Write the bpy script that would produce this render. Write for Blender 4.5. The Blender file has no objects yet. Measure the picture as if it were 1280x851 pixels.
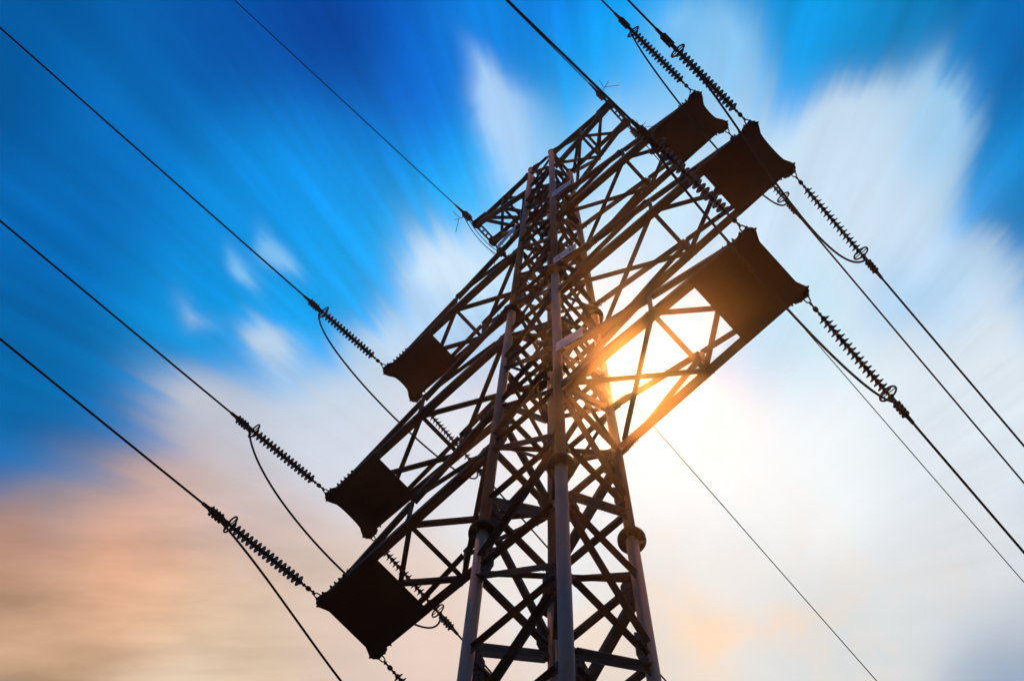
import bpy, bmesh, math, random
from mathutils import Vector, Matrix, Quaternion
random.seed(7)
PI = math.pi
sc = bpy.context.scene
C = sc.collection

# ------------------------------------------------------------------ camera
U = 0.94                                    # metres per tower unit (half width of the tower at the lowest crossarm)
CAM = Vector((9.75543808, -11.1270366, -40.00509064))
R_ = Vector((0.73584646, 0.67696199, 0.01588898)).normalized()
U_ = Vector((0.64418503, -0.70706479, 0.29169338)).normalized()
F_ = Vector((-0.20869987, 0.2044061, 0.9563799)).normalized()
def V(x, y=None, z=None):
    """tower units -> metres (ground at z = 0, tower axis at x = y = 0)"""
    if y is None: x, y, z = x
    return Vector((x*U, y*U, (z - CAM.z)*U + 1.6))
cam = bpy.data.objects.new('camera', bpy.data.cameras.new('camera'))
C.objects.link(cam)
cam.matrix_world = Matrix.Translation(V(CAM)) @ Matrix((R_, U_, -F_)).transposed().to_4x4()
cam.data.sensor_width = 36.0
cam.data.lens = 2344.9858/1280*36
cam.data.clip_start = 0.1
cam.data.clip_end = 20000
sc.camera = cam

# ------------------------------------------------------------------ exposure, render
sc.view_settings.view_transform = 'Standard'
sc.view_settings.look = 'None'
sc.view_settings.exposure = 0.0
sc.view_settings.gamma = 1.0
sc.view_settings.use_curve_mapping = False
sc.cycles.use_denoising = True
sc.cycles.max_bounces = 5
sc.cycles.volume_bounces = 0

# ------------------------------------------------------------------ sun (behind the tower, high)
SUN = Vector((-0.17138084, 0.26454798, 0.94902212)).normalized()
sun = bpy.data.objects.new('sun', bpy.data.lights.new('sun', 'SUN'))
C.objects.link(sun)
sun.data.energy = 3.0
sun.data.angle = math.radians(0.5)
sun.data.color = (1.0, 0.34, 0.07)
sun.rotation_euler = SUN.to_track_quat('Z', 'Y').to_euler()
sun.location = V(0, 0, 45)
HAZE_D, HAZE_G, HAZE_TOP = 0.00015, 0.980, 73.0     # added forward-scattering haze that makes the orange glow round the sun

# ------------------------------------------------------------------ world: Nishita sky with drifting, streaked clouds
world = bpy.data.worlds.new('World')
sc.world = world
world.use_nodes = True
nt = world.node_tree
nt.nodes.clear()
def N(kind, **kw):
    n = nt.nodes.new(kind)
    for k, v in kw.items(): setattr(n, k, v)
    return n
def L(a, b): nt.links.new(a, b)
def put(sock, v):
    if hasattr(v, 'is_linked') or hasattr(v, 'node'): L(v, sock)
    else: sock.default_value = v
def M(op, a, b=0.0, c=0.0, clamp=False):
    n = N('ShaderNodeMath', operation=op, use_clamp=clamp)
    put(n.inputs[0], a); put(n.inputs[1], b)
    if len(n.inputs) > 2: put(n.inputs[2], c)
    return n.outputs[0]
def VM(op, a, b=None, c=None, scale=None):
    n = N('ShaderNodeVectorMath', operation=op)
    put(n.inputs[0], a)
    if b is not None: put(n.inputs[1], b)
    if c is not None: put(n.inputs[2], c)
    if scale is not None: put(n.inputs['Scale'], scale)
    return n.outputs['Value'] if op in ('DOT_PRODUCT', 'LENGTH') else n.outputs['Vector']
def lin(c):
    return tuple(((v/255)/12.92 if v/255 <= 0.04045 else ((v/255 + .055)/1.055)**2.4) for v in c)

direction = N('ShaderNodeTexCoord').outputs['Generated']
# gnomonic sky chart about the part of the sky near the zenith that is overhead here; one chart unit = 1 degree-ish (f = 2345)
depth = M('MAXIMUM', VM('DOT_PRODUCT', direction, tuple(F_)), 0.12)
k = M('DIVIDE', 2344.9858/100, depth)
sx = M('MULTIPLY', VM('DOT_PRODUCT', direction, tuple(R_)), k)
sy = M('MULTIPLY', VM('DOT_PRODUCT', direction, tuple(U_)), k)
def comb(x, y, z=0.0):
    n = N('ShaderNodeCombineXYZ'); put(n.inputs[0], x); put(n.inputs[1], y); put(n.inputs[2], z)
    return n.outputs[0]
P0 = comb(sx, sy)
def chart(px, py): return ((px - 640)/100, (425.5 - py)/100)
# the clouds drift towards one point of the sky: streaks run out of it
dvx, dvy = chart(790, 800)
rel = VM('SUBTRACT', P0, (dvx, dvy, 0))
rad = VM('LENGTH', rel)
unit = VM('NORMALIZE', rel)
def streak(freq, radial, seed, detail=3, rough=.55):
    n = N('ShaderNodeTexNoise', noise_dimensions='3D')
    q = VM('SCALE', unit, scale=freq)
    off = comb(seed, seed*1.7, M('MULTIPLY', rad, radial))
    L(VM('ADD', q, off), n.inputs['Vector'])
    n.inputs['Scale'].default_value = 1.0
    n.inputs['Detail'].default_value = detail
    n.inputs['Roughness'].default_value = rough
    return M('SUBTRACT', n.outputs['Fac'], 0.5)
near_dv = N('ShaderNodeMapRange', interpolation_type='SMOOTHSTEP')
L(rad, near_dv.inputs['Value']); near_dv.inputs['From Min'].default_value = 2.0; near_dv.inputs['From Max'].default_value = 7.0
drift = near_dv.outputs[0]
s_wide = streak(4.5, .12, 3.1, 2)
s_mid = streak(13, .17, 8.7, 3)
s_fine = streak(34, .20, 1.9, 2)
def blob_noise(scale, seed, detail=4):
    n = N('ShaderNodeTexNoise', noise_dimensions='3D')
    L(VM('ADD', P0, (seed, seed*.7, seed*1.3)), n.inputs['Vector'])
    n.inputs['Scale'].default_value = scale; n.inputs['Detail'].default_value = detail
    n.inputs['Roughness'].default_value = .5
    return M('SUBTRACT', n.outputs['Fac'], 0.5)
puff = blob_noise(.55, 4.2)
# radial displacement of the chart: tongues at cloud edges
shift = M('ADD', M('MULTIPLY', s_mid, .75), M('ADD', M('MULTIPLY', s_fine, .55), M('MULTIPLY', s_wide, 1.2)))
P1 = VM('ADD', P0, VM('SCALE', unit, scale=M('MULTIPLY', shift, drift)))
P1 = VM('ADD', P1, comb(M('MULTIPLY', puff, .6), M('MULTIPLY', puff, .7)))
def ball(P, px, py, rx, ry, rot):
    """soft bump, 1 in the middle and 0 at the rim of an ellipse of the chart"""
    m = N('ShaderNodeMapping', vector_type='TEXTURE')
    L(P, m.inputs['Vector'])
    m.inputs['Location'].default_value = (*chart(px, py), 0)
    m.inputs['Rotation'].default_value = (0, 0, math.radians(rot))
    m.inputs['Scale'].default_value = (rx/100, ry/100, 1)
    g = N('ShaderNodeTexGradient', gradient_type='QUADRATIC_SPHERE')
    L(m.outputs[0], g.inputs[0])
    return g.outputs['Fac']
def through_air(px, py, col):
    """colour of the sky above the haze, given how it should look through it"""
    x, y = chart(px, py)
    d = (F_*23.449858 + R_*x + U_*y).normalized()
    c = d.dot(SUN); gg = HAZE_G
    ph = (1 - gg*gg)/(4*PI*(1 + gg*gg - 2*gg*c)**1.5)
    a = min(ph*3.0*HAZE_D*HAZE_TOP/d.z, .28)
    return tuple(max(0.0, v - a*s) for v, s in zip(lin(col), sun.data.color))
def blend(points, P, base, w0):
    """colours of the air / of the cloud at some spots of the sky, blended smoothly between them"""
    acc, wsum = None, None
    for (px, py, r, col) in points:
        g = M('POWER', ball(P, px, py, r, r, 0), 1.6)
        n = N('ShaderNodeVectorMath', operation='SCALE')
        n.inputs[0].default_value = through_air(px, py, col); L(g, n.inputs['Scale'])
        acc = VM('ADD', n.outputs[0], acc) if acc is not None else VM('ADD', n.outputs[0], tuple(v*w0 for v in lin(base)))
        wsum = M('ADD', g, wsum) if wsum is not None else M('ADD', g, w0)
    return VM('SCALE', acc, scale=M('DIVIDE', 1.0, wsum))

# clear air: depth of the blue over the chart, streaked by thin veils
CLEAR = [(0, 0, 420, (8, 88, 158)), (15, 65, 250, (6, 86, 156)), (150, 150, 300, (0, 110, 190)), (270, 70, 220, (0, 82, 168)), (425, 44, 260, (0, 70, 162)), (520, 110, 260, (0, 98, 200)), (620, 60, 220, (0, 136, 228)),
         (105, 304, 320, (0, 102, 180)), (305, 254, 280, (0, 146, 230)), (450, 230, 240, (0, 150, 238)), (450, 330, 240, (0, 170, 250)), (420, 390, 220, (0, 172, 250)),
         (530, 300, 220, (40, 182, 250)), (30, 480, 300, (0, 104, 170)), (225, 400, 240, (0, 150, 222)), (745, 45, 220, (4, 168, 240)), (650, 190, 200, (40, 186, 252)), (700, 0, 200, (0, 118, 228)),
         (1005, 30, 220, (14, 146, 218)), (1150, 50, 220, (20, 144, 212)), (1250, 40, 260, (0, 96, 172)), (1267, 244, 260, (16, 138, 212)), (950, 480, 260, (150, 205, 245)), (1140, 350, 260, (140, 196, 240))]
blue = blend(CLEAR, P0, (60, 130, 210), .004)
veil = M('ADD', M('MULTIPLY', s_wide, 1.0), M('ADD', M('MULTIPLY', s_mid, .7), M('MULTIPLY', s_fine, .42)))
blue = VM('SCALE', blue, scale=M('ADD', M('MULTIPLY', veil, .85), 1.0))

# cloud: where it stands, and its colour
CLOUD = [  # x, y, rx, ry, rotation, weight
    (900, 640, 760, 420, 0, 2.6), (820, 330, 420, 330, 0, 1.9), (1010, 330, 400, 300, -10, 1.5), (565, 345, 135, 130, 40, 1.2), (632, 160, 190, 74, -62, 1.35), (600, 100, 130, 34, -60, .6),
    (880, 90, 190, 200, 0, 1.0), (1170, 140, 115, 170, -12, .85), (1080, 250, 240, 170, 0, 1.0), (760, 160, 140, 150, 0, .6), (1230, 480, 260, 300, 0, 1.5), (850, 20, 110, 110, 0, .6),
    (300, 700, 620, 290, 0, 2.4), (430, 540, 320, 170, 10, 1.4), (60, 720, 420, 230, 0, 2.0), (250, 500, 200, 120, -15, .9), (352, 320, 88, 40, -50, 1.7), (304, 338, 80, 34, -55, 1.4),
    (328, 428, 100, 48, -40, 1.5), (240, 385, 90, 34, -48, .6), (640, 920, 1150, 330, 0, 3.0), (480, 440, 140, 100, 20, .8), (1240, 760, 260, 240, 0, 1.0), (1262, 235, 70, 150, 10, -.8), (1060, 170, 200, 150, 0, 1.0), (1170, 165, 110, 160, -8, .8), (920, 50, 80, 150, 0, .9)]
mask = None
for (x, y, rx, ry, rot, w) in CLOUD:
    g = M('MULTIPLY_ADD', ball(P1, x, y, rx, ry, rot), w, mask if mask is not None else 0.0)
    mask = g
mask = M('ADD', mask, M('ADD', M('MULTIPLY', s_mid, .18), M('MULTIPLY', puff, .35)))
mr = N('ShaderNodeMapRange', interpolation_type='SMOOTHERSTEP')
L(mask, mr.inputs['Value'])
mr.inputs['From Min'].default_value = .0; mr.inputs['From Max'].default_value = 1.45
cover = mr.outputs[0]
CCOL = [(0, 550, 200, (84, 108, 140)), (100, 560, 200, (140, 145, 164)), (65, 603, 180, (132, 126, 138)), (0, 680, 220, (186, 140, 120)), (170, 640, 220, (218, 176, 158)), (65, 763, 220, (196, 160, 130)), (120, 700, 180, (228, 168, 134)), (200, 760, 220, (224, 178, 142)), (0, 851, 220, (184, 150, 118)), (250, 845, 200, (226, 206, 182)), (308, 645, 230, (210, 186, 178)),
        (300, 810, 230, (226, 198, 168)), (420, 760, 220, (220, 198, 184)), (300, 530, 220, (192, 198, 212)), (420, 540, 220, (214, 220, 232)), (400, 440, 200, (176, 214, 244)), (545, 334, 220, (212, 233, 252)), (560, 560, 220, (232, 230, 236)), (330, 330, 120, (120, 190, 240)),
        (520, 800, 230, (236, 212, 198)), (640, 150, 200, (176, 211, 248)), (740, 150, 200, (166, 211, 248)), (930, 440, 130, (196, 224, 250)), (900, 470, 100, (180, 214, 248)), (1150, 350, 140, (165, 208, 244)), (1140, 370, 110, (165, 208, 244)), (870, 60, 220, (140, 200, 244)), (860, 250, 240, (206, 230, 250)), (1000, 240, 240, (206, 226, 244)), (1170, 180, 200, (150, 200, 236)), (1105, 224, 200, (204, 222, 238)),
        (1150, 330, 240, (212, 228, 242)), (950, 420, 240, (232, 242, 250)), (760, 400, 240, (236, 244, 252)), (850, 560, 260, (250, 251, 252)), (1000, 590, 260, (252, 252, 252)), (1220, 520, 260, (224, 234, 242)), (900, 720, 240, (244, 236, 230)),
        (820, 830, 220, (236, 220, 206)), (1055, 800, 240, (222, 224, 224)), (1200, 700, 240, (222, 226, 230)), (1275, 845, 200, (158, 174, 194)), (680, 660, 240, (246, 240, 238))]
white = blend(CCOL, P1, (225, 232, 240), .004)
# the low bank at the left lies in level bands, and puffs elsewhere
bands = N('ShaderNodeTexNoise', noise_dimensions='3D')
mp = N('ShaderNodeMapping'); L(P0, mp.inputs[0]); mp.inputs['Scale'].default_value = (.42, 1.5, 1); mp.inputs['Rotation'].default_value = (0, 0, math.radians(-4))
L(mp.outputs[0], bands.inputs['Vector']); bands.inputs['Scale'].default_value = 1.0; bands.inputs['Detail'].default_value = 4
lowleft = M('MULTIPLY', ball(P0, 100, 780, 640, 420, 0), 1.5, clamp=True)
white = VM('SCALE', white, scale=M('ADD', 1.0, M('MULTIPLY', M('MULTIPLY', M('SUBTRACT', bands.outputs['Fac'], .5), lowleft), 1.1)))
peach = M('MULTIPLY', M('MULTIPLY', M('MAXIMUM', M('ADD', blob_noise(.75, 11.3, 4), .02), 0.0), ball(P0, 900, 800, 480, 260, 0)), 7.0, clamp=True)
pm = N('ShaderNodeMix', data_type='RGBA'); L(peach, pm.inputs['Factor']); L(white, pm.inputs[6]); pm.inputs[7].default_value = (*lin((250, 222, 196)), 1)
white = VM('SCALE', pm.outputs[2], scale=M('ADD', 1.0, M('MULTIPLY', M('MULTIPLY', M('ADD', s_mid, M('MULTIPLY', s_fine, .6)), drift), .30)))
white = VM('SCALE', white, scale=M('ADD', 1.0, M('MULTIPLY', puff, .16)))

sky = N('ShaderNodeTexSky', sky_type='NISHITA', sun_disc=False)
sky.sun_elevation = math.asin(SUN.z)
sky.sun_rotation = math.atan2(SUN.x, SUN.y)
sky.air_density = 1.0; sky.dust_density = 4.0; sky.ozone_density = 0.6
# clear air: the sky model's light plus the depth of blue above
bg_sky = N('ShaderNodeBackground'); L(sky.outputs[0], bg_sky.inputs['Color']); bg_sky.inputs['Strength'].default_value = 0.05
clear_c = N('ShaderNodeBackground'); L(blue, clear_c.inputs['Color']); clear_c.inputs['Strength'].default_value = 1.0
cl = N('ShaderNodeBackground'); L(white, cl.inputs['Color']); cl.inputs['Strength'].default_value = 1.0
mixa = N('ShaderNodeMixShader'); L(clear_c.outputs[0], mixa.inputs[1]); L(cl.outputs[0], mixa.inputs[2]); L(cover, mixa.inputs[0])
# away from the charted part of the sky the plain sky model takes over
near = N('ShaderNodeMapRange', interpolation_type='SMOOTHSTEP')
L(VM('DOT_PRODUCT', direction, tuple(F_)), near.inputs['Value'])
near.inputs['From Min'].default_value = .55; near.inputs['From Max'].default_value = .86
mixb = N('ShaderNodeMixShader'); L(bg_sky.outputs[0], mixb.inputs[1]); L(mixa.outputs[0], mixb.inputs[2]); L(near.outputs[0], mixb.inputs[0])
out = N('ShaderNodeOutputWorld'); L(mixb.outputs[0], out.inputs['Surface'])

# ------------------------------------------------------------------ materials
def mat(name, base, rough=.5, metal=0.0, var=.25, scale=3.0, streaky=False, bump=0.0, second=None):
    m = bpy.data.materials.new(name); m.use_nodes = True
    t = m.node_tree; b = t.nodes['Principled BSDF']
    tc = t.nodes.new('ShaderNodeTexCoord')
    mpn = t.nodes.new('ShaderNodeMapping'); t.links.new(tc.outputs['Object'], mpn.inputs[0])
    if streaky: mpn.inputs['Scale'].default_value = (1, 1, .15)
    n = t.nodes.new('ShaderNodeTexNoise'); t.links.new(mpn.outputs[0], n.inputs['Vector'])
    n.inputs['Scale'].default_value = scale; n.inputs['Detail'].default_value = 6; n.inputs['Roughness'].default_value = .65
    r = t.nodes.new('ShaderNodeValToRGB'); t.links.new(n.outputs['Fac'], r.inputs[0])
    r.color_ramp.elements[0].position = .3; r.color_ramp.elements[1].position = .72
    lo = tuple(v*(1 - var) for v in base); hi = second or tuple(v*(1 + var) for v in base)
    r.color_ramp.elements[0].color = (*lo, 1); r.color_ramp.elements[1].color = (*hi, 1)
    t.links.new(r.outputs[0], b.inputs['Base Color'])
    b.inputs['Metallic'].default_value = metal
    rr = t.nodes.new('ShaderNodeMapRange'); t.links.new(n.outputs['Fac'], rr.inputs[0])
    rr.inputs['To Min'].default_value = rough - .1; rr.inputs['To Max'].default_value = min(1, rough + .15)
    t.links.new(rr.outputs[0], b.inputs['Roughness'])
    if bump:
        bp = t.nodes.new('ShaderNodeBump'); bp.inputs['Strength'].default_value = bump; bp.inputs['Distance'].default_value = .02
        t.links.new(n.outputs['Fac'], bp.inputs['Height']); t.links.new(bp.outputs[0], b.inputs['Normal'])
    return m
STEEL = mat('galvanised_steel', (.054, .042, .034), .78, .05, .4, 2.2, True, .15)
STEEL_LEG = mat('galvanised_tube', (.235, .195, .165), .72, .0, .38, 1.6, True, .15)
PLATE = mat('dark_plate', (.024, .019, .016), .85, .0, .35, 1.4, False, .1, (.036, .025, .019))  # mottled dark brown, deeper than the steel of the bars
PORCELAIN = mat('brown_glazed_porcelain', (.035, .02, .016), .4, 0, .2, 4)
FITTING = mat('forged_fitting', (.03, .027, .025), .65, .1, .3, 9)
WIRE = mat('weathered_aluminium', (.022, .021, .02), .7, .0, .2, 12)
SIGN = mat('white_enamel', (.5, .48, .45), .4, 0, .1, 3)
GREEN = mat('green_enamel', (.05, .22, .12), .4, 0, .15, 3)
SOIL = mat('dark_ploughed_soil', (.026, .021, .016), .95, 0, .4, .35, False, .6, (.045, .036, .026))
CONC = mat('concrete', (.32, .31, .29), .9, 0, .15, 2.5, False, .3)

# ------------------------------------------------------------------ mesh helpers (all in metres)
def frame(d, ref=None):
    d = d.normalized()
    ref = Vector(ref) if ref is not None else Vector((0, 0, 1))
    if abs(d.dot(ref.normalized())) > .98: ref = Vector((1, .2, 0))
    a = (ref - d*ref.dot(d)).normalized()
    return d, a, d.cross(a).normalized()
def prism(bm, p, q, prof, ref=None):
    """extrude a 2D profile [(a, b)...] from p to q"""
    d, a, b = frame(q - p, ref)
    v0 = [bm.verts.new(p + a*x + b*y) for x, y in prof]
    v1 = [bm.verts.new(q + a*x + b*y) for x, y in prof]
    n = len(prof)
    for i in range(n):
        j = (i + 1) % n
        bm.faces.new((v0[i], v0[j], v1[j], v1[i]))
    bm.faces.new(v0[::-1]); bm.faces.new(v1)
def angle_bar(bm, p, q, s, ref=None, t=None, flip=False):
    """rolled L profile"""
    t = t or max(.012, s*.11)
    o = s*.3
    prof = [(-o, -o), (s - o, -o), (s - o, t - o), (t - o, t - o), (t - o, s - o), (-o, s - o)]
    if flip: prof = [(x, -y) for x, y in prof][::-1]
    prism(bm, p, q, prof, ref)
def rod(bm, p, q, r, r2=None, n=10, cap=True):
    r2 = r if r2 is None else r2
    d, a, b = frame(q - p)
    c0 = [bm.verts.new(p + (a*math.cos(i*2*PI/n) + b*math.sin(i*2*PI/n))*r) for i in range(n)]
    c1 = [bm.verts.new(q + (a*math.cos(i*2*PI/n) + b*math.sin(i*2*PI/n))*r2) for i in range(n)]
    for i in range(n):
        j = (i + 1) % n
        f = bm.faces.new((c0[i], c0[j], c1[j], c1[i])); f.smooth = True
    if cap:
        bm.faces.new(c0[::-1]); bm.faces.new(c1)
def lathe(bm, prof, n=20, origin=Vector((0, 0, 0)), axis=Vector((0, 0, 1)), smooth=True):
    d, a, b = frame(axis)
    rings = []
    for r, z in prof:
        rings.append([bm.verts.new(origin + d*z + (a*math.cos(i*2*PI/n) + b*math.sin(i*2*PI/n))*max(r, 1e-4)) for i in range(n)])
    for k0, k1 in zip(rings, rings[1:]):
        for i in range(n):
            j = (i + 1) % n
            f = bm.faces.new((k0[i], k0[j], k1[j], k1[i])); f.smooth = smooth
    bm.faces.new(rings[0][::-1]); bm.faces.new(rings[-1])
def sweep(bm, pts, r, n=8, closed=False):
    rings = []
    m = len(pts)
    a = None
    for i, p in enumerate(pts):
        if closed: d = pts[(i + 1) % m] - pts[i - 1]
        else: d = pts[min(i + 1, m - 1)] - pts[max(i - 1, 0)]
        d.normalize()
        if a is None: _, a, b = frame(d)
        a = (a - d*a.dot(d)).normalized(); b = d.cross(a)
        rr = r[i] if isinstance(r, (list, tuple)) else r
        rings.append([bm.verts.new(p + (a*math.cos(t*2*PI/n) + b*math.sin(t*2*PI/n))*rr) for t in range(n)])
    pairs = list(zip(rings, rings[1:])) + ([(rings[-1], rings[0])] if closed else [])
    for k0, k1 in pairs:
        for i in range(n):
            j = (i + 1) % n
            f = bm.faces.new((k0[i], k0[j], k1[j], k1[i])); f.smooth = True
    if not closed:
        bm.faces.new(rings[0][::-1]); bm.faces.new(rings[-1])
def slab(bm, o, ex, ey, poly, t):
    """flat plate: polygon in the plane (ex, ey) through o, thickness t centred on it"""
    n = ex.cross(ey).normalized()
    lo = [bm.verts.new(o + ex*x + ey*y - n*t/2) for x, y in poly]
    hi = [bm.verts.new(o + ex*x + ey*y + n*t/2) for x, y in poly]
    k = len(poly)
    for i in range(k):
        j = (i + 1) % k
        bm.faces.new((lo[i], lo[j], hi[j], hi[i]))
    bm.faces.new(lo[::-1]); bm.faces.new(hi)
def bolt(bm, p, n, r=.022, h=.05):
    n = n.normalized()
    rod(bm, p - n*h*.9, p + n*h, r*.62, n=6)
    rod(bm, p + n*h*.25, p + n*h*.62, r*1.05, n=6)
    rod(bm, p - n*h*.8, p - n*h*.3, r*1.05, n=6)
def finish(bm, name, material, parent=None, smooth=None):
    bmesh.ops.recalc_face_normals(bm, faces=bm.faces)
    me = bpy.data.meshes.new(name); bm.to_mesh(me); bm.free()
    me.materials.append(material)
    o = bpy.data.objects.new(name, me); C.objects.link(o)
    if parent is not None: o.parent = parent
    return o
def tag(o, label=None, cat=None, group=None, kind=None):
    if label: o['label'] = label
    if cat: o['category'] = cat
    if group: o['group'] = group
    if kind: o['kind'] = kind
    return o
def empty(name, parent=None, loc=None):
    o = bpy.data.objects.new(name, None); C.objects.link(o)
    o.empty_display_size = .3
    if parent is not None: o.parent = parent
    if loc is not None: o.location = loc
    return o

# ------------------------------------------------------------------ ground
bm = bmesh.new()
g = 24
S = 6000.0
def gh(x, y):
    d = math.hypot(x, y)
    return 0.0 if d < 60 else (d - 60)*.004*math.sin(x*.004 + 1)*math.cos(y*.005) - (d - 60)*.002
cs = [-S, -3000, -1500, -800, -400, -200, -100, -50, -20, 0, 20, 50, 100, 200, 400, 800, 1500, 3000, S]
grid = [[bm.verts.new((x, y, gh(x, y))) for x in cs] for y in cs]
for j in range(len(cs) - 1):
    for i in range(len(cs) - 1):
        bm.faces.new((grid[j][i], grid[j][i+1], grid[j+1][i+1], grid[j+1][i]))
tag(finish(bm, 'ground', SOIL), kind='structure')

# ------------------------------------------------------------------ the tower
Z1, Z2, Z3, Z4 = 0.0, 8.9048, 18.4695, 30.3796
ARM = {1: (Z1, 6.5753, .9065, 1.7369), 2: (Z2, 7.796, .7623, 1.8496), 3: (Z3, 6.7511, .6420, 1.9776)}
A4, B4 = 3.4416, .4757
ZT = 30.75
ZB = CAM.z - 1.6/U                             # the ground in tower units
def w(z): return 1 - (.0157 if z > 0 else .01243)*z
LEGS = {'N': (1, -1), 'W': (-1, -1), 'E': (1, 1), 'F': (-1, 1)}
def leg_pt(l, z): sx_, sy_ = LEGS[l]; return V(sx_*w(z), sy_*w(z), z)
FL_LOW, FL_UP, FL_BASE = -5.03, 11.0, -24.0
tower = empty('transmission_tower', loc=V(0, 0, ZB))
tag(tower, 'tall grey steel lattice pylon with four tube legs and six plate ended crossarms', 'pylon')
TM = Matrix.Translation(-V(0, 0, ZB))
def part(bm, name, material, parent=None):
    """a part of the tower (built in world metres, stored relative to the tower's base)"""
    bm.transform(TM)
    return finish(bm, name, material, parent or tower)
def sub(name): return empty(name, tower)

for l in LEGS:
    bm = bmesh.new()
    for z0, z1, r in ((ZB, FL_BASE, .145), (FL_BASE, FL_LOW, .128), (FL_LOW, FL_UP, .119), (FL_UP, ZT, .108)):
        rod(bm, leg_pt(l, z0), leg_pt(l, z1), r*U, n=28)
    lg = part(bm, 'leg', STEEL_LEG)
    for zf, r in ((FL_LOW, .128), (FL_UP, .119), (FL_BASE, .145)):
        bm = bmesh.new()
        ax = (leg_pt(l, zf + 1) - leg_pt(l, zf - 1)).normalized(); o = leg_pt(l, zf)
        R = (.292 if zf < 0 else .262)*U; rt = r*U
        lathe(bm, [(rt, -.052), (R, -.050), (R, -.004), (rt, -.004)], 28, o, ax, False)
        lathe(bm, [(rt, .004), (R, .004), (R, .050), (rt, .052)], 28, o, ax, False)
        d, a, b = frame(ax)
        for i in range(12):
            t = (i + .5)*2*PI/12; e = a*math.cos(t) + b*math.sin(t)
            bolt(bm, o + e*(R*.8), d, .024, .11)
            if i % 2 == 0:                     # stiffener ribs above and below
                e2 = a*math.cos(t + .26) + b*math.sin(t + .26)
                slab(bm, o, e2, d, [(rt*.95, .05), (R*.94, .05), (R*.90, .075), (rt*1.15, .20), (rt*.95, .20)], .012)
                slab(bm, o, e2, d, [(rt*.95, -.05), (rt*.95, -.20), (rt*1.15, -.20), (R*.90, -.075), (R*.94, -.05)], .012)
        part(bm, 'flange', STEEL, lg)

# bracing levels: Warren zigzag on each of the four faces, the joints stepping round the legs
low = [0.0 - 3.47*i for i in range(0, 13)]
low = [z for z in low if z > ZB + .6]
up = [0.0]
for a_, b_, n_ in ((0, Z2, 3), (Z2, Z3, 3), (Z3, 30.2, 4)):
    up += [a_ + (b_ - a_)*i/n_ for i in range(1, n_ + 1)]
levels = sorted(set(round(z, 4) for z in low + up))
i0 = levels.index(0.0)
FACES = [('W', 'N', 0), ('N', 'E', 0), ('E', 'F', 0), ('F', 'W', 0)]      # at even levels the joint sits on the first leg
VIS = -17.6
def face_normal(a, b):
    m = Vector((LEGS[a][0] + LEGS[b][0], LEGS[a][1] + LEGS[b][1], 0)); return m.normalized()
def shrink(p, q, s0, s1=None):
    s1 = s0 if s1 is None else s1
    d = (q - p).normalized(); return p + d*s0, q - d*s1
lowbm = bmesh.new()
for a, b, par in FACES:
    n = face_normal(a, b)
    ey = Vector((0, 0, 1))
    for i, z in enumerate(levels):
        big = z < 1
        s_h = (.135 if z < 1 else .115)*U
        seen = z > VIS
        # horizontal
        p, q = leg_pt(a, z), leg_pt(b, z)
        p, q = shrink(p + n*.03, q + n*.03, .17*U)
        bm = bmesh.new() if seen else lowbm
        angle_bar(bm, p, q, s_h, n, flip=True)
        for e, f in ((p, 1), (q, -1)):
            d = (q - p).normalized()*f
            for kk in (.06, .13): bolt(bm, e + d*kk + Vector((0, 0, .02)), n, .016, .045)
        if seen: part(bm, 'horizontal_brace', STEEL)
        # diagonal to the next level up
        if i + 1 < len(levels):
            z2 = levels[i + 1]
            even = (i - i0) % 2 == 0
            p, q = (leg_pt(a, z), leg_pt(b, z2)) if even else (leg_pt(b, z), leg_pt(a, z2))
            up_ = Vector((0, 0, .30*U))
            p, q = shrink(p + n*.05 + up_, q + n*.05 - up_, .20*U, .20*U)
            s_d = (.18 if (z < 1 and a in 'EF') else .14 if z < 1 else .12)*U
            bm = bmesh.new() if seen else lowbm
            angle_bar(bm, p, q, s_d, n)
            d = (q - p).normalized()
            for kk in (.05, .13, .21):
                bolt(bm, p + d*kk, n, .018, .055); bolt(bm, q - d*kk, n, .018, .055)
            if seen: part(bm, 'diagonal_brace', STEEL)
            if z > -.5:                        # light counter brace in the upper body
                p, q = (leg_pt(b, z), leg_pt(a, z2)) if even else (leg_pt(a, z), leg_pt(b, z2))
                p, q = shrink(p - n*.02 + up_*.6, q - n*.02 - up_*.6, .18*U)
                bm = bmesh.new()
                angle_bar(bm, p, q, .085*U, n, flip=True)
                d = (q - p).normalized()
                for kk in (.05, .12): bolt(bm, p + d*kk, n, .015, .05); bolt(bm, q - d*kk, n, .015, .05)
                part(bm, 'counter_brace', STEEL)
        # gusset where the zigzag meets the leg, and a lug on the other leg
        even = (i - i0) % 2 == 0
        for l, main in ((a, even), (b, not even)):
            o = leg_pt(l, z) + n*.035
            other = b if l == a else a
            ex = (leg_pt(other, z) - leg_pt(l, z)).normalized()
            hgt = (.72 if main else .2)*U; wid = (.46 if main else .32)*U
            poly = [(.06, -hgt), (.24*U, -hgt), (wid, -hgt*.6), (wid, hgt*.6), (.24*U, hgt), (.06, hgt)]
            bm = bmesh.new() if seen else lowbm
            slab(bm, o, ex, ey, poly, .014)
            if main:
                for yy in (-.85, -.6, -.36, -.12, .12, .36, .6, .85):
                    for xx in ((.2,) if abs(yy) > .7 else (.2, .33)):
                        bolt(bm, o + ex*xx*U + ey*hgt*yy, n, .02, .05)
            if seen: part(bm, 'gusset_plate', STEEL)
o_ = part(lowbm, 'lower_lattice', STEEL); o_['kind'] = 'stuff'
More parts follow.
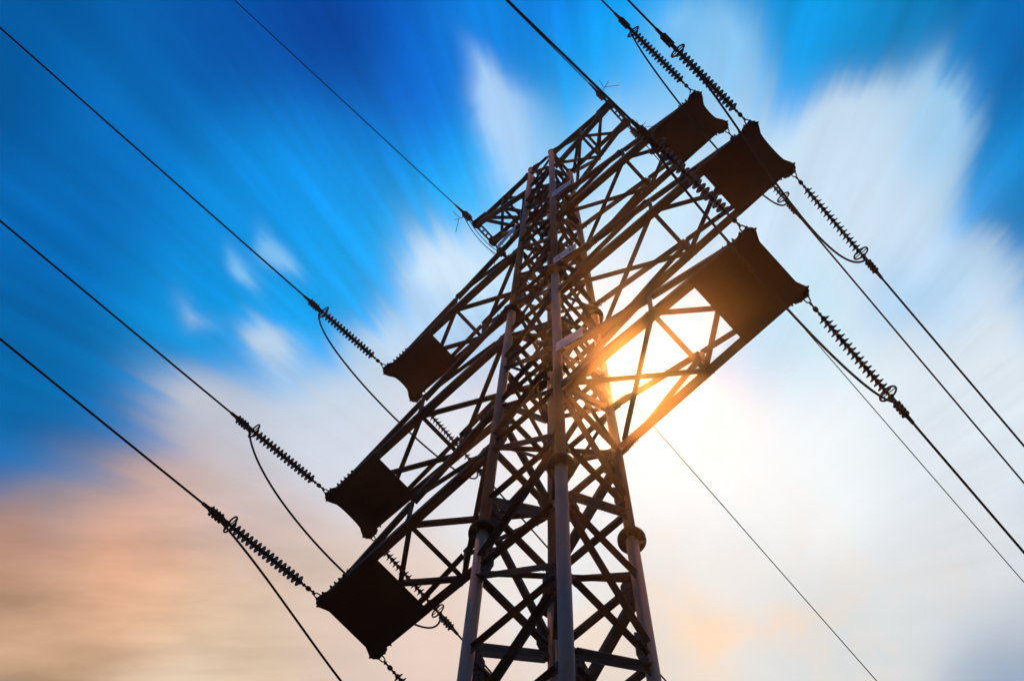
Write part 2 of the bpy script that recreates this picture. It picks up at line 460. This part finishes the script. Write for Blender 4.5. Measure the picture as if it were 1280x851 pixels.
# plan bracing inside the body at the crossarm levels and at the flanges
for z in (Z1, Z2, Z3, 30.2, -6.94):
    for (a, b), dz in ((('N', 'F'), .03), (('W', 'E'), -.05)):
        bm = bmesh.new()
        p, q = shrink(leg_pt(a, z), leg_pt(b, z), .2*U)
        angle_bar(bm, p + Vector((0, 0, dz)), q + Vector((0, 0, dz)), .12*U, (0, 0, 1))
        part(bm, 'plan_brace', STEEL)

H_ARM = 2.95
def crossarm(n, sg):
    z, aa, bb, pp = ARM[n]
    arm = sub('crossarm')
    W0 = w(z)
    la, lb = ('N', 'E') if sg > 0 else ('W', 'F')
    def along(x): return (x - W0)/(aa - W0)
    def yb(x): return W0 + (bb - W0)*along(x)
    zt = z + H_ARM; WT = w(zt)
    xm = W0 + (aa - W0)*.49                    # the post stands here
    def top(x):
        t = (x - WT)/(aa - .35 - WT)
        return (x, WT + (bb - .03 - WT)*t, zt + (z + .12 - zt)*t)
    for sy_ in (-1, 1):
        yv = Vector((0, sy_, 0))
        # bottom chord
        bm = bmesh.new()
        p, q = V(sg*(W0 + .12), sy_*W0, z), V(sg*(aa - .1), sy_*(bb - .02), z)
        angle_bar(bm, p, q, .215*U, (0, -sy_, 0), .024, flip=(sg*sy_ > 0))
        d = (q - p).normalized()
        for kk in range(6): bolt(bm, p + d*(.12 + kk*.1), Vector((0, 0, 1)), .02, .06)
        part(bm, 'bottom_chord', STEEL, arm)
        # top chord, spliced at the post
        bm = bmesh.new()
        p, m_, q = V(sg*(WT + .12), sy_*WT, zt), V(sg*top(xm)[0], sy_*top(xm)[1], top(xm)[2]), V(sg*top(aa - .35)[0], sy_*top(aa - .35)[1], top(aa - .35)[2])
        angle_bar(bm, p, m_, .155*U, (0, -sy_, 0), .02, flip=(sg*sy_ > 0))
        angle_bar(bm, m_ + (q - p).normalized()*.06, q, .135*U, (0, -sy_, 0), .018, flip=(sg*sy_ > 0))
        d = (q - p).normalized()
        for kk in range(5): bolt(bm, p + d*(.1 + kk*.09), yv, .018, .06)
        for kk in range(5 if sg < 0 and sy_ < 0 else 0): bolt(bm, q - d*(.03 + kk*.13), Vector((0, sy_, .5)), .022, .085)
        part(bm, 'top_chord', STEEL, arm)
        # post and side diagonal
        bm = bmesh.new()
        pb = V(sg*xm, sy_*yb(xm), z)
        angle_bar(bm, pb, m_ + Vector((0, 0, .06)), .12*U, (sg, 0, 0))
        slab(bm, pb + yv*.02, Vector((sg, 0, 0)), Vector((0, 0, 1)), [(-.22, -.06), (.22, -.06), (.16, .14), (.06, .2), (-.16, .2)], .014)
        for xx, zz in ((-.12, .0), (.12, .0), (0, .1), (-.08, .12)): bolt(bm, pb + Vector((sg*xx, sy_*.02, zz)), yv, .02, .06)
        part(bm, 'post', STEEL, arm)
        bm = bmesh.new()
        p0 = V(sg*(W0 + .42), sy_*(yb(W0 + .42)), z + .07)
        angle_bar(bm, p0 + yv*.03, m_ + yv*.03 - Vector((sg*.05, 0, .03)), .115*U, (0, sy_, 0))
        for kk in (.06, .14, .22):
            bolt(bm, p0 + (m_ - p0).normalized()*kk, yv, .018, .06); bolt(bm, m_ - (m_ - p0).normalized()*kk, yv, .018, .06)
        part(bm, 'side_diagonal', STEEL, arm)
        # gusset on the leg carrying both chords
        for zz, hh in ((z, .34), (zt, .26)):
            bm = bmesh.new()
            o = V(sg*w(zz), sy_*w(zz), zz) + yv*.012
            slab(bm, o, Vector((sg, 0, 0)), Vector((0, 0, 1)), [(.06, -hh*U), (.24, -hh*U), (.62*U, -.13*U), (.62*U, .10*U), (.34*U, hh*1.25*U), (.06, hh*1.25*U)], .02)
            for xx, z_ in ((.25, -.15), (.25, .05), (.25, .22), (.4, -.08), (.4, .08), (.53, -.06), (.53, .05)):
                bolt(bm, o + Vector((sg*xx*U, 0, z_*U)), yv, .022, .07)
            part(bm, 'arm_gusset', STEEL, arm)
    # struts across at the post, bottom and top
    t_ = top(xm)
    bm = bmesh.new(); angle_bar(bm, V(sg*xm, -yb(xm) + .06, z), V(sg*xm, yb(xm) - .06, z), .12*U, (0, 0, 1)); part(bm, 'cross_strut', STEEL, arm)
    # bottom plane: crossed diagonals in both bays
    xi = aa - pp
    for x0, x1 in ((W0 + .25, xm), (xm, aa - .55)):
        for s, dz in ((1, .035), (-1, .09)):
            bm = bmesh.new()
            p = V(sg*x0, s*(yb(x0) - .05), z) + Vector((0, 0, dz)); q = V(sg*x1, -s*(yb(x1) - .05), z) + Vector((0, 0, dz))
            p, q = shrink(p, q, .08)
            angle_bar(bm, p, q, .125*U, (0, 0, 1))
            d = (q - p).normalized()
            for kk in (.06, .14): bolt(bm, p + d*kk, Vector((0, 0, 1)), .018, .05); bolt(bm, q - d*kk, Vector((0, 0, 1)), .018, .05)
            part(bm, 'plan_diagonal', STEEL, arm)
    # end plate under the tip, with an ear at each outer corner
    bm = bmesh.new()
    conc = {1: .0, 2: .045, 3: .10}[n]
    half = []
    yo = lambda x: yb(x) + .045
    ear = .13 if n == 1 else .15
    half = [(xi, yo(xi)), (aa - .36, yo(aa - .36)), (aa - .34, bb + ear*.75), (aa - .25, bb + ear), (aa - .03, bb + ear + .02), (aa + .09, bb + ear*.45), (aa + .10, bb - .06),
            (aa + .05, bb - .17), (aa - conc*.35, bb - .29), (aa - conc*.8, bb*.42), (aa - conc, bb*.15)]
    poly = half + [(x, -y) for x, y in half[::-1]]
    slab(bm, V(0, 0, z) - Vector((0, 0, .075*U + .012)), Vector((sg*U, 0, 0)), Vector((0, U, 0)), poly, .016)
    up1 = Vector((0, 0, 1))
    for sy_ in (-1, 1):
        # upturned edge with the chord bolts, and the lugs of the ear
        e0, e1 = V(sg*xi, sy_*(yo(xi)), z), V(sg*(aa - .42), sy_*yo(aa - .42), z)
        slab(bm, e0 - up1*.075*U, (e1 - e0), up1, [(0, 0), (1, 0), (1, .16*U), (0, .16*U)], .012)
        for kk in range((5 if sg < 0 else 3) if sy_ < 0 else 1):
            bolt(bm, e1 - (e1 - e0).normalized()*(kk*.13) + up1*.04, Vector((0, sy_, 0)), .03, .075)
        for xx in (aa - .22, aa - .02):
            bolt(bm, V(sg*xx, sy_*(bb + ear*.7), z) - up1*.08, Vector((sg*.2, sy_*.6, .5)), .036, .08)
        bolt(bm, V(sg*(aa + .06), sy_*(bb - .02), z) - up1*.08, Vector((sg, 0, .3)), .034, .08)
    part(bm, 'end_plate', PLATE, arm)
    return arm
for n in (1, 2, 3):
    for sg in (1, -1): crossarm(n, sg)

def peak_arm(sg):
    arm = sub('earth_wire_arm')
    zt, zb = 30.45, 27.25
    xm = w(29) + (A4 - w(29))*.5
    def bot(x): t = (x - w(zb))/(A4 - .1 - w(zb)); return (x, w(zb) + (B4 - .02 - w(zb))*t, zb + (Z4 - .22 - zb)*t)
    def topc(x): t = (x - w(zt))/(A4 - w(zt)); return (x, w(zt) + (B4 - w(zt))*t, zt + (Z4 - zt)*t)
    S_ = lambda c, sy_: V(sg*c[0], sy_*c[1], c[2])
    for sy_ in (-1, 1):
        yv = Vector((0, sy_, 0))
        bm = bmesh.new(); angle_bar(bm, S_(topc(w(zt) + .1), sy_), S_(topc(A4), sy_), .165*U, (0, -sy_, 0), flip=(sg*sy_ > 0)); part(bm, 'top_chord', STEEL, arm)
        bm = bmesh.new(); angle_bar(bm, S_(bot(w(zb) + .1), sy_), S_(bot(A4 - .1), sy_), .17*U, (0, -sy_, 0), flip=(sg*sy_ > 0)); part(bm, 'bottom_chord', STEEL, arm)
        bm = bmesh.new()
        p, q = S_(bot(xm), sy_), S_(topc(xm), sy_)
        angle_bar(bm, p, q, .12*U, (sg, 0, 0)); slab(bm, p + yv*.03, Vector((sg, 0, 0)), Vector((0, 0, 1)), [(-.16, -.08), (.16, -.02), (.14, .16), (-.14, .16)], .014)
        for xx in (-.08, .08): bolt(bm, p + Vector((sg*xx, 0, .05)), yv, .02, .06); bolt(bm, q + Vector((sg*xx, 0, 0)), yv, .02, .06)
        part(bm, 'post', STEEL, arm)
        bm = bmesh.new(); angle_bar(bm, S_(topc(w(zt) + .15), sy_) + yv*.03, S_(bot(xm), sy_) + yv*.03, .11*U, (0, sy_, 0)); part(bm, 'side_diagonal', STEEL, arm)
        # tip gusset
        bm = bmesh.new()
        o = V(sg*A4, sy_*B4, Z4)
        slab(bm, o + yv*.03, Vector((sg, 0, 0)), Vector((0, 0, 1)), [(-.62, -.38), (-.1, -.30), (.10, -.16), (.12, .1), (-.55, .16), (-.62, .02)], .022)
        slab(bm, o - Vector((0, 0, .12)), Vector((sg, 0, 0)), Vector((0, 1, 0)), [(-.55, -.12), (.06, -.16), (.13, -.08), (.13, .08), (.06, .16), (-.55, .12)], .018)
        for xx, zz in ((-.5, -.22), (-.36, -.2), (-.22, -.15), (-.5, .06), (-.3, .06), (-.1, .03), (.02, -.08)): bolt(bm, o + Vector((sg*xx, sy_*.03, zz)), yv, .026, .08)
        part(bm, 'tip_gusset', STEEL, arm)
    for c in (bot(xm), topc(xm)):
        bm = bmesh.new(); angle_bar(bm, V(sg*c[0], -c[1] - .04, c[2]), V(sg*c[0], c[1] + .04, c[2]), .11*U, (0, 0, 1)); part(bm, 'cross_strut', STEEL, arm)
    for dx_ in (-.10, .06):
        bm = bmesh.new(); angle_bar(bm, V(sg*(A4 + dx_), -B4 + .05, Z4 - .1), V(sg*(A4 + dx_), B4 - .05, Z4 - .1), .075*U, (0, 0, 1))
        part(bm, 'cross_strut', STEEL, arm)
    for kk in range(4):
        bm = bmesh.new()
        yy = -B4 + .18 + kk*(2*B4 - .36)/3
        slab(bm, V(sg*(A4 - .02), yy, Z4 - .13), Vector((1, 0, 0)), Vector((0, 1, 0)), [(-.1, -.03), (.1, -.03), (.1, .03), (-.1, .03)], .01)
        part(bm, 'batten', STEEL, arm)
    for s in (1, -1):
        for fn, x0, x1 in ((bot, w(zb) + .25, xm), (bot, xm, A4 - .45), (topc, w(zt) + .25, xm), (topc, xm, A4 - .35)):
            if s < 0 and fn is topc: continue
            bm = bmesh.new(); c0, c1 = fn(x0), fn(x1)
            p, q = V(sg*c0[0], s*c0[1], c0[2] + .03*s), V(sg*c1[0], -s*c1[1], c1[2] + .03*s)
            p, q = shrink(p, q, .06); angle_bar(bm, p, q, .115*U, (0, 0, 1)); part(bm, 'plan_diagonal', STEEL, arm)
for sg in (1, -1): peak_arm(sg)
for l in LEGS:                                 # cap plates and footings
    bm = bmesh.new(); ax = (leg_pt(l, ZT) - leg_pt(l, ZT - 1)).normalized()
    lathe(bm, [(.13*U, 0), (.135*U, .004), (.135*U, .03), (.13*U, .034)], 24, leg_pt(l, ZT) + ax*.001, ax, False)
    part(bm, 'leg_cap', STEEL)
    bm = bmesh.new(); o = leg_pt(l, ZB)
    lathe(bm, [(.55, -.6), (.52, .16), (.46, .2)], 24, Vector((o.x, o.y, 0)), Vector((0, 0, 1)), False)
    part(bm, 'footing', CONC)

# ------------------------------------------------------------------ sign plates on the top chords
def sign(label, n, sg, green):
    z = ARM[n][0]
    zt = z + H_ARM
    x0, x1 = w(zt) + .16, w(zt) + .98
    slope = -(H_ARM - .12)/(ARM[n][1] - .35 - w(zt))
    p = V(sg*x0, -w(zt) - .02, zt + slope*.1) ; q = V(sg*x1, -w(zt) + .005, zt + slope*.92)
    r = empty('sign_plate', loc=(p + q)/2)
    tag(r, label, 'sign', 'sign plates on the crossarms')
    bm = bmesh.new()
    d = (q - p); Ld = d.length; d.normalize(); e = Vector((0, 0, 1))
    hh = .66*U; o = -d*Ld/2 + Vector((0, -.20, -hh*.40))
    slab(bm, o, d, e, [(0, -hh/2), (Ld, -hh/2), (Ld, hh/2), (0, hh/2)], .008)
    pl = finish(bm, 'plate', SIGN, r)
    bm = bmesh.new()
    for xx in (.2, .8): rod(bm, o + d*Ld*xx + Vector((0, .2, 0)), o + d*Ld*xx + Vector((0, -.012, 0)), .014, n=8)
    finish(bm, 'clip', FITTING, r)
    if green:
        bm = bmesh.new()
        f = d.cross(e).normalized(); f = f if f.y < 0 else -f
        # two green characters, one towards each end
        for cx in (.2, .8):
            for k_, (ax_, ay_, bx_, by_) in enumerate(((-.09, .07, .09, .07), (-.09, 0, .09, 0), (-.09, -.07, .09, -.07), (-.06, .07, -.06, -.07), (.05, .07, .05, -.07))):
                c = o + d*Ld*cx + f*.006
                pa, pb = c + d*ax_*1.0 + e*ay_*2.2, c + d*bx_ + e*by_*2.2
                t = (pb - pa).normalized(); s_ = f.cross(t)
                slab(bm, pa, t, s_, [(0, -.02), ((pb - pa).length, -.02), ((pb - pa).length, .02), (0, .02)], .002 + .0006*k_)
        finish(bm, 'lettering', GREEN, pl)
sign('plain white sign plate by the central tube leg just under the earth wire arms', 3, 1, False)
sign('white sign plate with green lettering by the central tube leg', 2, 1, True)
sign('plain white sign plate by the central tube leg at the lowest right crossarm', 1, 1, False)
sign('plain white sign plate beside the left tube leg, under the left earth wire arm', 3, -1, False)

# ------------------------------------------------------------------ insulator strings
WD = {'L1-': (-6.495, -1.046, 0.0, -0.011, -0.981, -0.196), 'L2-': (-7.716, -0.902, 8.905, -0.018, -0.98, -0.196), 'L3-': (-6.671, -0.782, 18.47, -0.018, -0.98, -0.196),
      'R1-': (6.495, -1.046, 0.0, -0.043, -0.98, -0.196), 'R2-': (7.716, -0.902, 8.905, -0.034, -0.98, -0.196), 'R3-': (6.671, -0.782, 18.47, -0.035, -0.98, -0.196),
      'R1+': (6.495, 1.046, 0.0, -0.011, 0.981, -0.196), 'R2+': (7.716, 0.902, 8.905, -0.016, 0.98, -0.196), 'R3+': (6.671, 0.782, 18.47, -0.019, 0.98, -0.196),
      'L3+': (-6.671, 0.782, 18.47, 0.001, 0.981, -0.196), 'L2+': (-7.716, 0.902, 8.905, -0.003, 0.981, -0.196), 'L1+': (-6.495, 1.046, 0.0, -0.003, 0.981, -0.196)}
WE = {'L-': (-3.442, -0.576, 30.38, -0.028, -0.98, -0.196), 'L+': (-3.442, 0.576, 30.38, -0.005, 0.981, -0.196),
      'R-': (3.442, -0.576, 30.38, -0.029, -0.98, -0.196), 'R+': (3.442, 0.576, 30.38, -0.008, 0.981, -0.196)}
DISCS, PITCH, FIRST = 17, .131, .62
RINGPOS, CL0, CL1 = 2.92, 2.98, 3.66
def disc_mesh():
    bm = bmesh.new()
    # string axis +z, towards the wire; the skirt hangs open that way
    lathe(bm, [(.034, -.066), (.05, -.058), (.054, -.026), (.075, -.014), (.112, -.002), (.134, .012), (.131, .017), (.108, .007), (.104, .015), (.096, .005), (.08, .013), (.07, .004), (.036, .004), (.034, .064)], 20)
    bmesh.ops.recalc_face_normals(bm, faces=bm.faces)
    me = bpy.data.meshes.new('insulator_disc'); bm.to_mesh(me); bm.free(); me.materials.append(PORCELAIN)
    return me
DISC = disc_mesh()
def build_string():
    """one tension string along local +z (x is across, y up), starting at the ear"""
    r = empty('insulator_string')
    bm = bmesh.new()                            # shackle, links and ball eye
    z = Vector((0, 0, 1)); X = Vector((1, 0, 0)); Y = Vector((0, 1, 0))
    sweep(bm, [X*.05 - z*.06, X*.055 + z*.03, X*.04 + z*.1, z*.13, -X*.04 + z*.1, -X*.055 + z*.03, -X*.05 - z*.06], .016)
    bolt(bm, Vector((0, 0, -.03)), X, .03, .1)
    rod(bm, z*.10, z*.27, .024, .020, 8); bolt(bm, z*.16, Y, .03, .07)
    lathe(bm, [(.02, -.07), (.048, -.045), (.06, 0), (.048, .045), (.02, .07)], 12, z*.31)
    rod(bm, z*.34, z*.50, .022, n=8)
    lathe(bm, [(.02, -.03), (.04, -.01), (.04, .02), (.02, .04)], 10, z*.44)
    rod(bm, z*.48, z*(FIRST*U - .06), .026, .03, 8)
    finish(bm, 'link_fitting', FITTING, r)
    for i in range(DISCS):
        o = bpy.data.objects.new('insulator_disc', DISC); C.objects.link(o); o.parent = r
        o.location = (0, 0, (FIRST + PITCH*i)*U)
    ze = (FIRST + PITCH*(DISCS - 1))*U + .07
    bm = bmesh.new()
    rod(bm, z*ze, z*(CL0*U), .03, n=8)
    bolt(bm, z*(ze + .08), X, .04, .08); bolt(bm, z*(ze + .16), Y, .035, .08)
    slab(bm, z*(ze + .12), z, X, [(-.08, -.05), (.1, -.05), (.1, .05), (-.08, .05)], .03)
    finish(bm, 'yoke_link', FITTING, r)
    bm = bmesh.new()                            # grading ring round the line end
    cz = RINGPOS*U - .12
    ring = [Vector((math.cos(t)*.205, math.sin(t)*.205, 0)) for t in [i*2*PI/40 for i in range(40)]]
    sweep(bm, ring, .022, 8, True)
    rod(bm, Vector((-.2, 0, 0)), Vector((.2, 0, 0)), .014, n=6)
    gr = finish(bm, 'grading_ring', FITTING, r); gr.location = (0, .05, cz)
    bm = bmesh.new()                            # bolted strain clamp and its sleeve
    a, b = CL0*U, CL1*U
    m_ = a + .42
    sweep(bm, [z*a, z*(a + .05), z*(a + .07), z*(a + .36), z*(a + .42), z*(a + .45), z*(b - .02), z*b], [.035, .04, .075, .07, .06, .046, .042, .03], 10)
    slab(bm, z*(a + .2), z, Y, [(-.17, -.13), (.02, -.17), (.2, -.10), (.26, .0), (.18, .10), (-.12, .12), (-.2, .02)], .07)
    for i in range(4):
        zz = a + .10 + i*.09
        sweep(bm, [Vector((-.075, -.11, zz)), Vector((-.075, .06, zz)), Vector((0, .10, zz)), Vector((.075, .06, zz)), Vector((.075, -.11, zz))], .018, 6)
        slab(bm, Vector((0, -.075, zz)), X, z, [(-.09, -.03), (.09, -.03), (.09, .03), (-.09, .03)], .035)
    sweep(bm, [Vector((0, -.02, a + .40)), Vector((0, -.09, a + .22)), Vector((0, -.13, a + .06)), Vector((0, -.2, a - .04))], [.04, .05, .045, .036], 8)
    finish(bm, 'strain_clamp', FITTING, r)
    return r
proto = build_string()
def copy_tree(o, parent=None):
    c = o.copy(); C.objects.link(c)
    if parent is not None: c.parent = parent
    for ch in list(o.children): copy_tree(ch, c)
    return c
STR_LABEL = {
    'L1-': 'dark insulator string off the upper ear of the lowest left plate', 'L1+': 'dark insulator string off the lower ear of the lowest left plate, cut by the frame',
    'L2-': 'dark insulator string off the upper ear of the middle left plate', 'L2+': 'dark insulator string off the lower ear of the middle left plate, behind lowest crossarm',
    'L3-': 'dark insulator string off the upper ear of the smallest highest left plate', 'L3+': 'dark insulator string seen through the middle left crossarm, below the highest left plate',
    'R1-': 'dark insulator string above the lowest right plate, crossing in front of the higher plates', 'R1+': 'dark insulator string off the lower ear of the lowest right plate, against white cloud',
    'R2-': 'dark insulator string off the upper ear of the middle right plate, outermost at the top', 'R2+': 'dark insulator string off the lower ear of the middle right plate, outermost on the right',
    'R3-': 'dark insulator string off the upper ear of the highest right plate', 'R3+': 'dark insulator string off the highest right plate, mostly hidden by the middle right plate'}
CON_LABEL = {
    'L1-': 'black conductor running from the lowest left string to the left edge, lowest of three', 'L1+': 'black conductor from the lowest left string down out of the frame',
    'L2-': 'black conductor running from the middle left string to the left edge, between two others', 'L2+': 'black conductor from the middle left string, passing behind the left leg',
    'L3-': 'black conductor from the highest left string to the top left corner', 'L3+': 'black conductor from the highest left string passing behind the tower legs to the bottom',
    'R1-': 'black conductor above the earth wire arm, running up close to the thin earth wire', 'R1+': 'black conductor from the lowest right string to the right edge, lowest thick one',
    'R2-': 'black conductor off the outermost string at the top edge', 'R2+': 'black conductor from the middle right string to the right edge, uppermost there',
    'R3-': 'black conductor off the highest right string at the top edge', 'R3+': 'black conductor from the highest right string to the right edge, second from the top'}
JUMP_LABEL = {'L1': 'sagging black jumper wire under the lowest left plate, leaving at the bottom edge', 'L2': 'sagging black jumper wire below the middle left string, reaching the lowest left plate',
              'L3': 'sagging black jumper wire below the highest left string, crossing behind the lattice', 'R1': 'black jumper wire joining both strings of the lowest right plate',
              'R2': 'black jumper wire joining both strings of the middle right plate', 'R3': 'black jumper wire joining both strings of the highest right plate'}
def string_pose(key):
    x, y, z, dx, dy, dz = WD[key]
    d = Vector((dx, dy, dz)).normalized()
    side = d.cross(Vector((0, 0, 1))).normalized(); upv = side.cross(d).normalized()
    X = -side if (upv.cross(d) - (-side)).length < 1e-3 else side
    Mx = Matrix((X, upv, d)).transposed()
    if Mx.determinant() < 0: Mx = Matrix((-X, upv, d)).transposed()
    return V(x, y, z) - Vector((0, 0, .085)), d, Mx
first = True
for key in WD:
    o, d, Mx = string_pose(key)
    s = proto if first else copy_tree(proto)
    first = False
    s.matrix_world = Matrix.Translation(o) @ Mx.to_4x4()
    for ch in s.children:
        if ch.name.startswith('grading_ring'): ch.rotation_euler = (math.radians(-19 if key[2] == '+' else -3), 0, 0)
    tag(s, STR_LABEL[key], 'insulator string', 'tension insulator strings at the crossarm tips')
    # conductor: leaves the sleeve along the string, then hangs in a long span
    bm = bmesh.new()
    pts = []
    st = o + d*(CL1*U - .12)
    dh = Vector((d.x, d.y, 0)); hl = dh.length; slope = d.z/hl; dh.normalize()
    for t in [0, .5, 1, 2, 3, 4, 6, 8, 10, 13, 16, 20, 26, 34, 44, 60, 80, 110, 140, 170, 200, 230, 260]:
        pts.append(st + dh*t + Vector((0, 0, slope*t - slope/260*t*t)))
    sweep(bm, pts, .0275, 8)
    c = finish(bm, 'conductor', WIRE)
    tag(c, CON_LABEL[key], 'power line', 'conductors strung from the crossarms')

JP = {'L1': (.419, 1.7, -.342, 3.49, .355, .792), 'L2': (-.546, 2.249, .211, 3.911, .157, .96), 'L3': (-.547, 1.753, .431, 4.346, .025, 1.063),
      'R1': (-.119, -.372, -.473, 2.131, -.142, .797), 'R2': (.289, .462, -1.023, 4.259, .17, .812), 'R3': (-.285, .968, -.65, 3.918, .021, .925)}
for key, (x1, z1, x2, z2, t1, t2) in JP.items():
    oa, da, Ma = string_pose(key + '-'); ob, db, Mb = string_pose(key + '+')
    a = oa + da*(CL0*U - .04) - Vector((0, 0, .19)); b = ob + db*(CL0*U - .04) - Vector((0, 0, .19))
    c1 = a + (b - a)*t1 + Vector((x1*U, 0, -z1*U)); c2 = a + (b - a)*t2 + Vector((x2*U, 0, -z2*U))
    pts = []
    nn = 44
    for i in range(nn + 1):
        u = i/nn
        pts.append(a*(1 - u)**3 + c1*(3*u*(1 - u)**2) + c2*(3*u*u*(1 - u)) + b*u**3)
    bm = bmesh.new(); sweep(bm, pts, .0275, 8)
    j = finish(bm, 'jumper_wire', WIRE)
    tag(j, JUMP_LABEL[key], 'jumper wire', 'jumper wires under the crossarm tips')

# ------------------------------------------------------------------ earth wires at the peak
E_LABEL = {'L-': 'thin earth wire running from the left peak arm up to the top edge', 'L+': 'thin earth wire from the left peak arm, passing behind the legs to the lower right',
           'R-': 'thin earth wire running from the right peak arm to the top edge', 'R+': 'thin earth wire from the right peak arm to the right edge, lowest and thinnest there'}
for key, (x, y, z, dx, dy, dz) in WE.items():
    o = V(x, y, z) - Vector((0, 0, .12)); d = Vector((dx, dy, dz)).normalized()
    r = empty('earth_wire', loc=o); tag(r, E_LABEL[key], 'earth wire', 'earth wires from the peak arms')
    side = d.cross(Vector((0, 0, 1))).normalized(); upv = side.cross(d).normalized()
    bm = bmesh.new()
    dh = Vector((d.x, d.y, 0)).normalized(); slope = d.z/Vector((d.x, d.y, 0)).length
    st = d*.9
    sweep(bm, [st + dh*t + Vector((0, 0, slope*t - slope/260*t*t)) for t in (0, .5, 1, 2, 4, 7, 10, 14, 20, 28, 40, 60, 80, 110, 140, 180, 220, 260)], .0185, 7)
    finish(bm, 'strand', WIRE, r)
    bm = bmesh.new()
    rod(bm, d*-.05, d*.2, .03, n=8); bolt(bm, d*.03, side, .04, .09); bolt(bm, d*.14, upv, .04, .09)
    sweep(bm, [d*.16, d*.24, d*.5, d*.62, d*1.0], [.05, .10, .095, .05, .026], 9)
    for i in range(4):
        zz = .26 + i*.08
        bolt(bm, d*zz + side*.08, upv, .03, .13); bolt(bm, d*zz - side*.08, upv, .03, .13)
        slab(bm, d*zz - upv*.09, side, d, [(-.12, -.03), (.12, -.03), (.12, .03), (-.12, .03)], .03)
    finish(bm, 'strain_clamp', FITTING, r)
    bm = bmesh.new()                            # loose wire ends splayed at the clamp
    e = d*.45
    sgn = 1 if key[0] == 'R' else -1
    sweep(bm, [e, e + Vector((sgn*.2, 0, .05)), e + Vector((sgn*.38, -.05, .16)), e + Vector((sgn*.5, -.05, .40))], .011, 5)
    sweep(bm, [e + Vector((sgn*.3, -.03, .10)), e + Vector((sgn*.5, .10, .02)), e + Vector((sgn*.72, .25, .02))], .011, 5)
    sweep(bm, [e + Vector((sgn*.25, 0, .08)), e + Vector((sgn*.3, -.35, .15))], .011, 5)
    finish(bm, 'wire_tail', FITTING, r)
for sg, lab in ((-1, 'short earth wire jumper looping under the left peak arm tip'), (1, 'short earth wire jumper looping under the right peak arm tip')):
    kk = 'L' if sg < 0 else 'R'
    pa = V(*WE[kk + '-'][:3]) + Vector((0, -.35, -.3)); pb = V(*WE[kk + '+'][:3]) + Vector((0, .35, -.3))
    bm = bmesh.new()
    for off in (0, .11):
        sweep(bm, [pa + (pb - pa)*u + Vector((sg*off, 0, -.75*(1 - abs(2*u - 1)**2.4) - off*.4)) for u in [i/20 for i in range(21)]], .0145, 6)
    tag(finish(bm, 'earth_jumper', WIRE), lab, 'jumper wire', 'earth wire jumpers')

# ------------------------------------------------------------------ unseen haze added for the sun's glow, one closed box round everything
hz = bpy.data.materials.new('thin_glow_haze'); hz.use_nodes = True
t = hz.node_tree; t.nodes.clear()
pv = t.nodes.new('ShaderNodeVolumePrincipled'); mo = t.nodes.new('ShaderNodeOutputMaterial')
pv.inputs['Color'].default_value = (.96, .95, .94, 1)
pv.inputs['Density'].default_value = HAZE_D
pv.inputs['Anisotropy'].default_value = HAZE_G
t.links.new(pv.outputs[0], mo.inputs['Volume'])
bm = bmesh.new()
bmesh.ops.create_cube(bm, size=1)
bmesh.ops.scale(bm, vec=(14000, 14000, HAZE_TOP + 45), verts=bm.verts)
bmesh.ops.translate(bm, vec=(0, 0, (HAZE_TOP - 45)/2), verts=bm.verts)
h = finish(bm, 'glow_haze', hz); tag(h, kind='stuff')
